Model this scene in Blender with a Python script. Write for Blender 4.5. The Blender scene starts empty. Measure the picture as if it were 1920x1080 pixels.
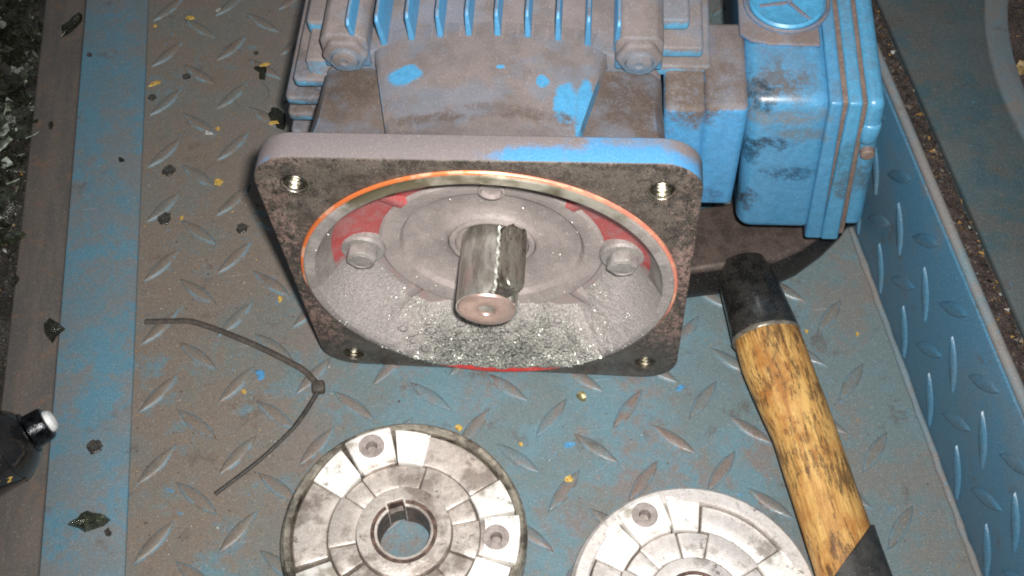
import bpy, bmesh, math, random
from math import sin, cos, pi, radians, sqrt, atan2
from mathutils import Vector, Matrix, noise as mn
random.seed(7)
sc = bpy.context.scene
MM = .001

# ------------------------------------------------------------------ camera, light, exposure
R = Matrix(((0.9902489799810904, 0.10920754934328182, -0.08649085970693499),
            (-0.1387361088717454, 0.8293292109412721, -0.5412627383948155),
            (0.012619419223452983, 0.54798427992595, 0.8363934356584232)))
CAMP = Vector((-50.38398821, -208.35517696, 420.26396033))
cam = bpy.data.cameras.new('camera'); camo = bpy.data.objects.new('camera', cam)
sc.collection.objects.link(camo)
camo.matrix_world = Matrix.Translation(CAMP*MM) @ R.to_4x4()
cam.sensor_width = 36; cam.lens = 2202.62/1920*36
cam.clip_start = .01; cam.clip_end = 20
sc.camera = camo

w = bpy.data.worlds.new("World"); sc.world = w; w.use_nodes = True
bg = w.node_tree.nodes['Background']
bg.inputs[0].default_value = (.85, .93, 1, 1); bg.inputs[1].default_value = .16

fl = bpy.data.lights.new('flash', 'AREA'); fl.shape = 'RECTANGLE'; fl.size = .012; fl.size_y = .009
fl.energy = 1.52; fl.spread = radians(115); fl.color = (1, .97, .93)
flo = bpy.data.objects.new('flash', fl); sc.collection.objects.link(flo)
flo.matrix_world = Matrix.Translation((CAMP + R @ Vector((13, 13, 0)))*MM) @ R.to_4x4()
sc.view_settings.view_transform = 'Standard'; sc.view_settings.look = 'None'
sc.cycles.filter_width = 1.9
sc.view_settings.exposure = 0; sc.view_settings.gamma = 1

# ------------------------------------------------------------------ helpers: materials
def lin(c):
    return tuple(((v/255)/12.92 if v/255 <= .04045 else ((v/255+.055)/1.055)**2.4) for v in c)+(1,)

class NT:
    def __init__(s, name, coord='Object'):
        s.m = bpy.data.materials.new(name); s.m.use_nodes = True
        s.t = s.m.node_tree; s.n = s.t.nodes; s.b = s.n['Principled BSDF']
        if coord == 'World':
            g = s.n.new('ShaderNodeNewGeometry'); src = g.outputs['Position']
        else:
            g = s.n.new('ShaderNodeTexCoord'); src = g.outputs['Object']
        v = s.n.new('ShaderNodeVectorMath'); v.operation = 'SCALE'; v.inputs[3].default_value = 1000
        s.t.links.new(src, v.inputs[0]); s.co = v.outputs[0]
    def L(s, a, b): s.t.links.new(a, b)
    def vec(s, sx, sy, sz, off=(0, 0, 0)):
        m = s.n.new('ShaderNodeMapping'); m.inputs['Scale'].default_value = (sx, sy, sz)
        m.inputs['Location'].default_value = off
        s.L(s.co, m.inputs[0]); return m.outputs[0]
    def noise(s, size, detail=4, rough=.6, st=(1, 1, 1), off=0, dist=0):
        n = s.n.new('ShaderNodeTexNoise'); n.inputs['Scale'].default_value = 1
        n.inputs['Detail'].default_value = detail; n.inputs['Roughness'].default_value = rough
        n.inputs['Distortion'].default_value = dist
        k = 1/size
        s.L(s.vec(k*st[0], k*st[1], k*st[2], (off, off*1.7, off*.6)), n.inputs['Vector'])
        return n.outputs['Fac']
    def ramp(s, x, lo, hi):
        r = s.n.new('ShaderNodeMapRange'); r.interpolation_type = 'SMOOTHSTEP'
        r.inputs['From Min'].default_value = lo; r.inputs['From Max'].default_value = hi
        s.L(x, r.inputs['Value']); return r.outputs[0]
    def math(s, op, a, b=0.):
        m = s.n.new('ShaderNodeMath'); m.operation = op; m.use_clamp = False
        for i, v in enumerate((a, b)):
            if isinstance(v, (int, float)): m.inputs[i].default_value = v
            else: s.L(v, m.inputs[i])
        return m.outputs[0]
    def mix(s, f, a, b):
        m = s.n.new('ShaderNodeMix'); m.data_type = 'RGBA'
        for k, v in ((0, f), (6, a), (7, b)):
            if isinstance(v, (int, float)): m.inputs[k].default_value = v
            elif isinstance(v, tuple): m.inputs[k].default_value = v if len(v) == 4 else lin(v)
            else: s.L(v, m.inputs[k])
        return m.outputs[2]
    def fmix(s, f, a, b):
        return s.math('ADD', s.math('MULTIPLY', f, b-a), a)
    def normal(s, ax='Z', world=False):
        if world: src = s.n.new('ShaderNodeNewGeometry').outputs['Normal']
        else: src = s.n.new('ShaderNodeTexCoord').outputs['Normal']
        x = s.n.new('ShaderNodeSeparateXYZ'); s.L(src, x.inputs[0]); return x.outputs[ax]
    def axis(s, ax):
        x = s.n.new('ShaderNodeSeparateXYZ'); s.L(s.co, x.inputs[0]); return x.outputs[ax]
    def dist(s, p, r, st=(1, 1, 1), soft=.9, edge=.72):      # 1 inside an ellipsoid blob of radius r round p
        m = s.n.new('ShaderNodeVectorMath'); m.operation = 'SUBTRACT'; m.inputs[1].default_value = p
        s.L(s.co, m.inputs[0])
        q = s.n.new('ShaderNodeVectorMath'); q.operation = 'MULTIPLY'; q.inputs[1].default_value = st
        s.L(m.outputs[0], q.inputs[0])
        l = s.n.new('ShaderNodeVectorMath'); l.operation = 'LENGTH'; s.L(q.outputs[0], l.inputs[0])
        n = s.noise(r*.7, 4, .7, off=p[0])
        d = s.math('ADD', l.outputs['Value'], s.math('MULTIPLY', s.math('SUBTRACT', n, .5), r*soft))
        return s.ramp(d, r, r*edge)
    def out(s, col, rough, metal=0, bump=None, bs=.3, bd=.4, spec=.5, coat=0):
        b = s.b
        for k, v in (('Base Color', col), ('Roughness', rough), ('Metallic', metal)):
            if isinstance(v, tuple): b.inputs[k].default_value = v if len(v) == 4 else lin(v)
            elif isinstance(v, (int, float)): b.inputs[k].default_value = v
            else: s.L(v, b.inputs[k])
        b.inputs['Specular IOR Level'].default_value = spec
        b.inputs['Coat Weight'].default_value = coat
        if bump is not None:
            u = s.n.new('ShaderNodeBump'); u.inputs['Strength'].default_value = bs
            u.inputs['Distance'].default_value = bd*MM
            s.L(bump, u.inputs['Height']); s.L(u.outputs[0], b.inputs['Normal'])
        return s.m

def grain(t, col, amt=.16, size=.55):
    """fine dusty speckle, real dirt grains"""
    n = t.noise(size, 2, .8, off=9)
    c = t.mix(t.math('MULTIPLY', t.ramp(n, .58, .72), amt), col, (235, 230, 225))
    return t.mix(t.math('MULTIPLY', t.ramp(n, .44, .3), amt*1.6), c, (25, 22, 20))

# --- deck paint
def deck_mat(name, blue, brown, amount, world=True, dirt_left=True, lug=0., rough=.42, sides=None):
    t = NT(name, 'World' if world else 'Object')
    a = t.noise(26, 6, .68, off=3); b = t.noise(5, 6, .75, off=11); c = t.noise(70, 3, .5, off=21)
    f = t.math('ADD', t.math('MULTIPLY', a, .5), t.math('ADD', t.math('MULTIPLY', b, .3), t.math('MULTIPLY', c, .2)))
    if dirt_left:
        x = t.axis('X'); y = t.axis('Y')
        g = t.math('ADD', t.ramp(x, -40, -120), t.math('MULTIPLY', t.ramp(y, 60, 190), .6))
        f = t.math('ADD', f, t.math('MULTIPLY', g, .075))
        brown = t.mix(t.ramp(x, -60, -130), brown, (112, 102, 93))
    f = t.math('ADD', f, lug)
    m = t.ramp(f, amount-.045, amount+.06)
    col = t.mix(m, blue, brown)
    gx = t.math('ADD', t.noise(34, 5, .65, off=81), t.math('MULTIPLY', t.ramp(t.axis('X'), 30, 130), .1)) if dirt_left else t.noise(34, 5, .65, off=81)
    col = t.mix(t.math('MULTIPLY', t.ramp(gx, .44, .62), .6), col, (100, 106, 103) if dirt_left else tuple(int(v*.5+52) for v in blue))
    col = t.mix(t.math('MULTIPLY', t.ramp(t.noise(14, 5, .7, off=31), .58, .7), .55), col, (84, 74, 68))
    col = t.mix(t.math('MULTIPLY', t.ramp(t.noise(7, 5, .7, off=41), .66, .72), .8), col, (72, 128, 165))
    col = t.mix(t.math('MULTIPLY', t.ramp(t.noise(9, 6, .8, off=51), .66, .74), .45), col, (120, 84, 62))
    rs = t.math('MULTIPLY', t.ramp(t.noise(1.3, 3, .8, off=91), .60, .68), t.ramp(t.noise(22, 4, .6, off=101), .50, .62))
    if dirt_left: col = t.mix(t.math('MULTIPLY', rs, .7), col, (150, 112, 72))
    if sides:
        sm = t.math('MULTIPLY', t.ramp(t.normal('Z', True), .96, .86), t.ramp(t.noise(5, 4, .7, off=71), .40, .55))
        col = t.mix(t.math('MULTIPLY', sm, .8), col, sides)
    sc_ = t.noise(3, 3, .6, st=(.12, 1.6, 1), off=61)
    col = t.mix(t.math('MULTIPLY', t.ramp(sc_, .68, .76), .35), col, (150, 160, 165))
    col = grain(t, col, .2)
    r = t.fmix(m, rough, rough+.2)
    r = t.math('ADD', r, t.math('MULTIPLY', t.math('SUBTRACT', b, .5), .3))
    h = t.math('ADD', t.noise(.9, 4, .7), t.math('MULTIPLY', a, 1.5))
    return t.out(col, r, 0, h, .35, .25)
DECK = deck_mat('deck_paint', (94, 122, 132), (110, 105, 103), .515)
LUG = deck_mat('lug_paint', (98, 120, 128), (114, 101, 95), .46, rough=.26, sides=(104, 130, 142))
WALL = deck_mat('wall_paint', (66, 110, 136), (92, 106, 114), .60, dirt_left=False, rough=.38)
STRIP = deck_mat('strip_paint', (82, 122, 140), (106, 110, 112), .50, dirt_left=False, rough=.5)
PANEL = deck_mat('panel_paint', (66, 90, 97), (84, 88, 87), .48, dirt_left=False, rough=.5)
WALL_LIP = deck_mat('wall_lip_paint', (104, 122, 130), (118, 115, 113), .5, dirt_left=False, rough=.5)

def simple(name, c1, c2, size=8, rough=.6, metal=0, c3=None, g=.12, bs=.3, bd=.3, coord='Object', st=(1, 1, 1), spec=.5, coat=0):
    t = NT(name, coord)
    a = t.noise(size, 6, .7, st=st, off=2)
    col = t.mix(t.ramp(a, .4, .6), c1, c2)
    if c3: col = t.mix(t.ramp(t.noise(size*.6, 6, .75, off=15), .55, .66), col, c3)
    if g: col = grain(t, col, g)
    r = t.math('ADD', rough-.1, t.math('MULTIPLY', a, .2))
    return t.out(col, r, metal, t.math('ADD', t.noise(.8, 4, .7), a), bs, bd, spec=spec, coat=coat)

BOARD = simple('board_grime', (92, 84, 78), (80, 76, 73), 18, .75, c3=(102, 84, 72), coord='World', st=(3, .5, 1), g=.15)
SOIL = simple('soil', (58, 50, 44), (84, 76, 68), 6, .8, c3=(40, 34, 32), coord='World', g=.4, bs=.8, bd=1)
VERGE = simple('dark_wet_soil', (34, 32, 26), (50, 45, 38), 5, .5, c3=(18, 18, 14), coord='World', g=.3, bs=.8, bd=1)
RUSTSOIL = simple('rust_soil', (58, 48, 46), (78, 66, 62), 5, .8, c3=(104, 74, 46), coord='World', g=.4, bs=.8, bd=1)
YELLOW = simple('yellow_flake_paint', (206, 172, 84), (160, 128, 62), 2, .55, c3=(120, 104, 76), g=.15)
PALE = simple('pale_chip', (190, 195, 190), (150, 150, 145), 2, .5, g=.1)
BLUECHIP = simple('blue_chip_paint', (76, 140, 184), (66, 122, 164), 2, .45, g=.1)
BLACKSH = simple('wet_black', (20, 22, 16), (36, 38, 26), 3, .18, c3=(58, 54, 34), g=.1, bs=.5, bd=.5)
OIL = simple('dark_oil', (42, 40, 37), (70, 68, 64), 2, .16, g=.1)
GLASSY = simple('shard_glassy', (26, 30, 20), (56, 60, 46), 3, .08, c3=(96, 100, 84), g=0, bs=.5, bd=.5, coat=.6)
GREY_TIE = simple('dusty_tie', (74, 66, 59), (58, 52, 47), 3, .7, g=.15)
DARK_TIE = simple('black_tie', (40, 38, 36), (58, 54, 50), 3, .6, g=.15)

# --- motor materials
def motor_mat(name, blue=(76, 148, 192), dust=(118, 108, 106), lo=.25, hi=.62, edge=0., smear=None, blobs=(), dblobs=(), rough=.4, amt=1.):
    t = NT(name)
    nz = t.normal('Z')
    a = t.noise(11, 5, .65, off=4); b = t.noise(3, 5, .7, off=8)
    k = t.math('ADD', nz, t.math('ADD', t.math('MULTIPLY', t.math('SUBTRACT', a, .5), .9), t.math('MULTIPLY', t.math('SUBTRACT', b, .5), .5)))
    m = t.math('MULTIPLY', t.ramp(k, lo, hi), amt)
    for p, r, st in blobs:
        m = t.math('MULTIPLY', m, t.math('SUBTRACT', 1, t.dist(p, r, st)))
    be = t.n.new('ShaderNodeBevel'); be.samples = 3; be.inputs['Radius'].default_value = 1.1*MM
    ge = t.n.new('ShaderNodeNewGeometry'); dp = t.n.new('ShaderNodeVectorMath'); dp.operation = 'DOT_PRODUCT'
    t.L(be.outputs[0], dp.inputs[0]); t.L(ge.outputs['Normal'], dp.inputs[1])
    wear = t.math('MULTIPLY', t.ramp(dp.outputs['Value'], .985, .90), t.ramp(t.noise(6, 4, .7, off=55), .38, .52))
    m = t.math('MULTIPLY', m, t.math('SUBTRACT', 1, t.math('MULTIPLY', wear, .8)))
    m = t.math('MINIMUM', t.math('MAXIMUM', m, 0), 1)
    dcol = t.mix(t.ramp(a, .35, .65), dust, tuple(int(v*.88) for v in dust))
    dcol = t.mix(t.math('MULTIPLY', t.ramp(t.noise(18, 4, .6, off=17), .46, .62), .42), dcol, (102, 116, 134))
    bcol = t.mix(t.ramp(b, .3, .7), blue, tuple(int(v*.9) for v in blue))
    col = t.mix(m, bcol, dcol)
    for p, r, st, c, o in dblobs:
        col = t.mix(t.math('MULTIPLY', t.math('MULTIPLY', t.dist(p, r*1.15, st, 2.6, .25), t.ramp(t.noise(2.6, 5, .8, off=r), .32, .56)), o), col, c)
    col = grain(t, col, .16)
    r_ = t.fmix(m, rough, .78)
    return t.out(col, r_, 0, t.math('ADD', t.noise(.7, 3, .7), t.math('MULTIPLY', b, 2)), .22, .2)

MDUST = (88, 77, 72)
SHIELD = motor_mat('shield_paint', lo=.0, hi=.35,
    blobs=[((-27, 44, 60), 6.5, (1, 1.35, .2)), ((33.5, 28, 58), 9, (2.4, .45, .3)), ((27, 33, 62), 6, (1.3, .6, .3)), ((5, 46, 62), 1.7, (1, 1.8, .2)),
           ((19, 41, 62), 2.4, (1, .8, .2))],
    dblobs=[((-17, 24, 62), 8, (.55, 2.4, .2), MDUST, .95), ((16, 26, 62), 8, (.5, 2.4, .2), MDUST, .95), ((0, 28.5, 62), 8, (.4, 4, .2), MDUST, .6), ((-27, 18, 62), 6, (.8, 2.4, .2), MDUST, .6)])
BUTT = motor_mat('buttress_paint', dust=(98, 86, 80), lo=-.2, hi=.15,
    dblobs=[((-46, 48, 54), 11, (1, 1, .3), (72, 60, 50), .8), ((48, 42, 54), 14, (1, 1, .3), (74, 62, 56), .8)])
BODY = motor_mat('housing_paint', lo=-.3, hi=.1)
FIN = motor_mat('fin_paint', blue=(80, 148, 192), lo=.6, hi=.95)
SIDEFIN = motor_mat('side_fin_paint', blue=(84, 150, 186), lo=-.1, hi=.25,
    dblobs=[((-66, 57, 28), 14, (1, .6, .7), (72, 60, 54), .7)])
BOX = motor_mat('box_paint', blue=(74, 138, 178), dust=(96, 118, 140), lo=.75, hi=1.3, amt=.75, rough=.33,
    dblobs=[((98, 52, 50), 9, (.55, 1.0, .5), (92, 86, 82), .9), ((92, 46, 47), 6, (1, .4, 1), (30, 44, 56), .8),
            ((98, 45, 28), 7, (.8, .3, 1.8), (22, 44, 60), .85), ((92, 45, 22), 7, (1.5, .3, .8), (20, 46, 66), .8),
            ((107, 45, 10), 7, (.7, .3, 1.5), (24, 66, 96), .8), ((90, 45, -8), 8, (1, .3, 1), (48, 46, 50), .9),
            ((106, 45, 33), 10, (.7, .3, 2.2), (96, 104, 108), .75), ((100, 45, 42), 12, (.5, .3, 2.4), (110, 116, 120), .8)])
LID = motor_mat('lid_paint', blue=(76, 144, 182), dust=(100, 120, 138), lo=.8, hi=1.3, amt=.7, rough=.33,
    dblobs=[((133, 45, 8), 9, (.6, .4, .8), (72, 84, 90), .8), ((127, 45, 20), 7, (.6, .4, .5), (60, 100, 120), .7)])
NECK = motor_mat('neck_paint', blue=(74, 144, 192), dust=(112, 102, 100), lo=.3, hi=.7, rough=.4,
    dblobs=[((68, 50, 50), 16, (1, .7, 1), (88, 76, 68), .95), ((81, 60, 49), 3.6, (1, 1, 1), (92, 80, 76), .8), ((80, 44, -2), 5, (1, .4, 1), (50, 90, 130), .7)])
GASKET = simple('seam_grime', (112, 96, 88), (98, 84, 78), 4, .75, g=.2)
KNOCK = motor_mat('knockout_paint', blue=(74, 152, 194), dust=(118, 106, 102), lo=1.02, hi=1.5, amt=.9)
PAD = motor_mat('pad_paint', blue=(50, 120, 170), dust=(116, 104, 101), lo=-.1, hi=.3)

def flange_mat():
    t = NT('flange_grime')
    a = t.noise(9, 7, .75, off=1); b = t.noise(2.2, 6, .8, off=5); c = t.noise(26, 4, .6, off=9)
    col = t.mix(t.ramp(a, .42, .58), (88, 80, 72), (60, 54, 48))
    edge = t.math('ADD', t.math('MULTIPLY', t.ramp(t.math('ABSOLUTE', t.axis('X')), 48, 70), .10), t.math('MULTIPLY', t.ramp(t.axis('Z'), 67, 72), .07))
    p = t.math('ADD', t.math('ADD', t.math('MULTIPLY', b, .65), t.math('MULTIPLY', c, .35)), edge)
    pm = t.math('MULTIPLY', t.ramp(p, .58, .65), .6)
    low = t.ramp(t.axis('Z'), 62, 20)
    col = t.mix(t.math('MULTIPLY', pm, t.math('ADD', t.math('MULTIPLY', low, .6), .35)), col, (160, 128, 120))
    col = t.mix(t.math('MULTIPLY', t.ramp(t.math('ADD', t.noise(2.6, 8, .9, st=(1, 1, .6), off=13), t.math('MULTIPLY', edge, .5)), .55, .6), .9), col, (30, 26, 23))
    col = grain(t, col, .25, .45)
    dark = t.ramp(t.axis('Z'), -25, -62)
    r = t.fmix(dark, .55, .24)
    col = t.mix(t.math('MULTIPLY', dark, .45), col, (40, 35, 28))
    ny = t.normal('Y'); side = t.ramp(ny, -.6, -.2)
    rimm = t.math('MAXIMUM', t.ramp(t.math('ABSOLUTE', t.axis('X')), 64, 67), t.math('MAXIMUM', t.ramp(t.axis('Z'), 64.5, 67), t.ramp(t.axis('Z'), -62.5, -64)))
    side = t.math('MULTIPLY', side, rimm)
    up = t.ramp(t.normal('Z'), .2, .6)
    d = t.noise(15, 5, .6, off=33)
    x = t.axis('X')
    k = t.math('ADD', t.math('MULTIPLY', d, .6), t.math('MULTIPLY', t.ramp(x, -20, 40), .26))
    k = t.math('SUBTRACT', k, t.math('MULTIPLY', t.ramp(t.axis('Y'), 2, 9), .12))
    k = t.math('SUBTRACT', k, t.math('MULTIPLY', t.ramp(x, 62, 72), .12))
    gr = t.mix(t.ramp(k, .36, .50), (116, 108, 109), (68, 132, 180))
    gr = grain(t, gr, .15)
    lf = t.mix(t.ramp(t.noise(4, 6, .8, off=43), .44, .56), (92, 124, 146), (48, 42, 38))
    sd = t.mix(up, lf, gr)
    col = t.mix(side, col, sd)
    r = t.math('ADD', r, t.math('MULTIPLY', side, .15))
    return t.out(col, r, 0, t.math('ADD', b, t.math('MULTIPLY', a, 2)), .3, .3)
FLANGE = flange_mat()
def orange_mat():
    t = NT('orange_edge')  # orange along the upper edge, fading to dull brown below
    a = t.noise(9, 5, .6, off=4)
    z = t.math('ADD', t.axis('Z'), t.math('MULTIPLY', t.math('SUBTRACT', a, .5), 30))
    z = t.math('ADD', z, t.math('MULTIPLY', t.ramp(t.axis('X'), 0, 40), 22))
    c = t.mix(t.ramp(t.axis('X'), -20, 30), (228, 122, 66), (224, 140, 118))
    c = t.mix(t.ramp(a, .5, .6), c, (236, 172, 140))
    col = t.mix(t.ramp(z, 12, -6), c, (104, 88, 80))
    return t.out(grain(t, col, .12), .4, .35, t.noise(1, 3, .7), .3, .2)
ORANGE = orange_mat()
def ring_mat():
    t = NT('ring_face')
    a = t.noise(8, 5, .6, off=4)
    top = t.ramp(t.math('ADD', t.axis('Z'), t.math('MULTIPLY', t.math('SUBTRACT', a, .5), 26)), 40, 52)
    shad = t.ramp(t.math('ADD', t.noise(14, 3, .5, off=23), t.math('MULTIPLY', t.ramp(t.axis('X'), 10, -40), .2)), .42, .68)
    shiny = t.mix(shad, (190, 184, 170), (112, 106, 84))
    dusty = t.mix(t.ramp(a, .4, .6), (150, 143, 139), (130, 124, 120))
    dusty = grain(t, dusty, .3, .5)
    col = t.mix(top, dusty, shiny)
    return t.out(col, t.fmix(top, .7, .3), t.math('MULTIPLY', top, .7), t.noise(.6, 3, .8), .35, .25)
RING = ring_mat()
def red_mat():
    t = NT('red_primer')
    a = t.noise(13, 5, .6, off=14); b = t.noise(3, 5, .7, off=6)
    z = t.axis('Z')
    k = t.math('ADD', t.math('MULTIPLY', a, .6), t.math('MULTIPLY', b, .25))
    k = t.math('ADD', k, t.math('MULTIPLY', t.ramp(z, 2, -14), .36))
    k = t.math('SUBTRACT', k, t.math('MULTIPLY', t.ramp(z, -10, 10), .14))
    m = t.ramp(k, .40, .58)
    col = t.mix(m, (162, 72, 72), (138, 129, 127))
    col = t.mix(t.math('MULTIPLY', t.ramp(t.noise(5, 5, .7, off=26), .46, .62), .55), col, (150, 112, 110))
    col = grain(t, col, .22, .5)
    return t.out(col, t.fmix(m, .33, .75), 0, b, .25, .3)
RED = red_mat()
REDP = simple('bright_red_paint', (206, 54, 46), (186, 48, 44), 5, .3, g=.12)
HUB = simple('dusty_hub', (152, 142, 139), (136, 127, 124), 12, .7, g=.26, bs=.3)
DUSTM = simple('dusty_bolt', (150, 145, 142), (132, 126, 123), 5, .6, .2, g=.3)
def steel_mat(name, c1, c2, dark, th, rough=.22, size=4, st=(1, 1, 1), metal=1., bs=.4, bd=.3):
    t = NT(name)
    a = t.noise(size, 5, .7, st=st, off=3); b = t.noise(size*.3, 4, .7, off=7)
    col = t.mix(t.ramp(a, .4, .6), c1, c2)
    col = t.mix(t.ramp(t.noise(size*1.3, 5, .75, st=st, off=19), th, th+.1), col, dark)
    col = grain(t, col, .15)
    return t.out(col, t.math('ADD', rough-.12, t.math('MULTIPLY', b, .3)), metal, t.math('ADD', b, a), bs, bd)
SHAFT = steel_mat('greasy_steel', (212, 210, 204), (170, 166, 158), (70, 64, 56), .57, .30, 4, (1, .25, 1), .85, bs=.14, bd=.15)
SHAFTEND = steel_mat('turned_steel', (190, 164, 154), (172, 148, 138), (150, 130, 118), .66, .36, 5, metal=.6, bs=.15, bd=.1)
KEYM = steel_mat('greasy_key', (150, 145, 136), (104, 98, 90), (52, 46, 40), .54, .27, 5, (1, .3, 1), .7, bs=.2, bd=.25)
THREAD = steel_mat('brass_steel', (150, 146, 136), (112, 104, 84), (56, 48, 32), .6, .3, 3)
def sludge_mat():
    t = NT('filings_sludge')
    b = t.noise(1.1, 5, .8, off=3); a = t.noise(9, 4, .6, off=5)
    y = t.axis('X')
    wet = t.ramp(t.math('ADD', t.axis('Z'), t.math('MULTIPLY', a, 34)), -14, -38)
    wet = t.math('MULTIPLY', wet, t.ramp(t.math('ABSOLUTE', t.math('SUBTRACT', y, 2)), 46, 18))
    dry = t.mix(t.ramp(b, .4, .62), (140, 133, 131), (158, 151, 148))
    col = t.mix(wet, dry, t.mix(t.ramp(b, .36, .6), (104, 102, 95), (206, 206, 198)))
    col = grain(t, col, .45, .45)
    v = t.n.new('ShaderNodeTexVoronoi'); v.inputs['Scale'].default_value = 1
    t.L(t.vec(1.25, 1.25, 1.25), v.inputs['Vector'])
    h = t.math('MULTIPLY', t.math('ADD', t.math('MULTIPLY', v.outputs['Distance'], 1.6), t.math('MULTIPLY', b, 1.4)), t.fmix(wet, .16, 1.5))
    return t.out(col, t.fmix(wet, .62, .13), t.fmix(wet, .05, .42), h, .9, .75)
SLUDGE = sludge_mat()
FILING = steel_mat('bright_filings', (235, 235, 228), (200, 202, 192), (110, 110, 100), .62, .3, 2, metal=.6)
def alu_mat(name, c1, c2, stain, th, rough=.34, metal=.6):
    t = NT(name)
    a = t.noise(16, 6, .65, off=3); b = t.noise(3, 6, .75, off=8)
    col = t.mix(t.ramp(b, .35, .65), c1, c2)
    m = t.ramp(a, th, th+.14)
    col = t.mix(t.math('MULTIPLY', m, .8), col, stain)
    col = t.mix(t.math('MULTIPLY', t.ramp(t.noise(6, 7, .85, off=29), .57, .64), .75), col, (74, 66, 58))
    sc1 = t.noise(2.2, 3, .6, st=(.08, 1.8, 1), off=39); sc2 = t.noise(2.6, 3, .6, st=(1.6, .1, 1), off=49)
    col = t.mix(t.math('MULTIPLY', t.ramp(t.math('MAXIMUM', sc1, sc2), .66, .74), .35), col, (110, 100, 92))
    col = grain(t, col, .25)
    r = t.math('ADD', rough-.1, t.math('MULTIPLY', b, .26))
    return t.out(col, r, metal, t.math('ADD', b, t.noise(.7, 3, .7)), .3, .3)
ALU = alu_mat('cast_aluminium', (216, 208, 200), (188, 178, 170), (132, 120, 112), .47, .36, .45)
ALUG = alu_mat('recess_aluminium', (104, 96, 88), (78, 70, 64), (50, 44, 40), .5, .5, .4)
ALUB = alu_mat('glare_aluminium', (252, 250, 247), (240, 236, 230), (150, 142, 124), .54, .42, .25)  # whiter copy for bosses and ramps, flash glare painted into the colour
ALUW = alu_mat('pale_aluminium', (236, 231, 227), (212, 205, 200), (140, 130, 122), .55, .4, .5)
GRIME = simple('black_grime', (40, 36, 32), (62, 56, 50), 4, .35, g=.15)
RIMM = alu_mat('grimy_rim', (190, 184, 170), (140, 132, 118), (52, 46, 40), .48, .3, .6)
HOLE = simple('hole_grime', (156, 146, 142), (132, 122, 118), 3, .7, g=.2)
BOREM = simple('bore_rust', (120, 96, 84), (74, 60, 54), 4, .45, .4, g=.15)
# --- hammer
def wood_mat():
    t = NT('worn_wood')
    s = t.noise(2.4, 6, .65, st=(1, .06, 1), off=4, dist=.3)
    a = t.noise(14, 5, .6, off=9)
    col = t.mix(t.ramp(s, .35, .65), (204, 164, 98), (168, 120, 60))
    col = t.mix(t.math('MULTIPLY', t.ramp(t.math('ADD', a, t.math('MULTIPLY', t.ramp(t.axis('X'), 2, -11), .16)), .5, .66), .6), col, (150, 90, 34))
    d1 = t.noise(1.7, 6, .8, st=(1, .2, 1), off=14)
    d2 = t.math('ADD', t.math('MULTIPLY', d1, .7), t.math('MULTIPLY', t.noise(18, 3, .5, off=24), .34))
    g1_ = t.noise(1.1, 4, .7, st=(1, .03, 1), off=44)
    col = t.mix(t.math('MULTIPLY', t.ramp(g1_, .5, .64), .4), col, (120, 78, 34))
    col = t.mix(t.math('MULTIPLY', t.ramp(d2, .50, .60), .8), col, (66, 46, 28))
    oo = t.ramp(t.math('ADD', t.axis('X'), t.math('MULTIPLY', t.noise(9, 4, .6, off=64), 8)), 1, -9)
    col = t.mix(t.math('MULTIPLY', oo, .45), col, (150, 86, 30))
    dd = t.ramp(t.math('ADD', t.axis('Y'), t.math('MULTIPLY', t.noise(7, 5, .7, off=34), 24)), -88, -104)
    col = t.mix(t.math('MULTIPLY', dd, .85), col, (54, 44, 34))
    col = grain(t, col, .12)
    return t.out(col, t.fmix(s, .38, .55), 0, t.math('ADD', s, d1), .3, .3)
WOOD = wood_mat()
BLKSTEEL = steel_mat('black_sleeve', (60, 57, 54), (34, 33, 31), (96, 90, 80), .62, .34, 7, metal=.5, bs=.05, bd=.1)
BLKSTEEL.node_tree.nodes['Principled BSDF'].inputs['Coat Weight'].default_value = .7
BLKSTEEL.node_tree.nodes['Principled BSDF'].inputs['Coat Roughness'].default_value = .18
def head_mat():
    t = NT('shaded_head'); a = t.noise(7, 6, .7, off=2)
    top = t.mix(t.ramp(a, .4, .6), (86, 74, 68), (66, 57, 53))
    low = t.ramp(t.math('ADD', t.axis('Z'), t.math('MULTIPLY', a, 1.5)), 24.2, 22.8)  # shadow on the head's front painted in as a dark tone below the ridge
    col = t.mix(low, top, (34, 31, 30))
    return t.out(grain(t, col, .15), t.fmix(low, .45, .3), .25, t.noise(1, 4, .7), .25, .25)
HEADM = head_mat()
LIPM = simple('sleeve_lip', (150, 142, 128), (120, 112, 100), 4, .35, .5)
GRIP = simple('grip_rubber', (38, 38, 38), (56, 54, 52), 6, .5, g=.1)
CANB = simple('can_black', (16, 16, 16), (24, 23, 22), 6, .22, g=.03, bs=.03, bd=.05, coat=.8)
NOZ = simple('nozzle_white', (222, 224, 224), (200, 203, 204), 3, .4, g=.05)
CHROME = steel_mat('can_collar', (70, 72, 74), (40, 40, 42), (20, 20, 20), .6, .2, 3)

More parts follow.
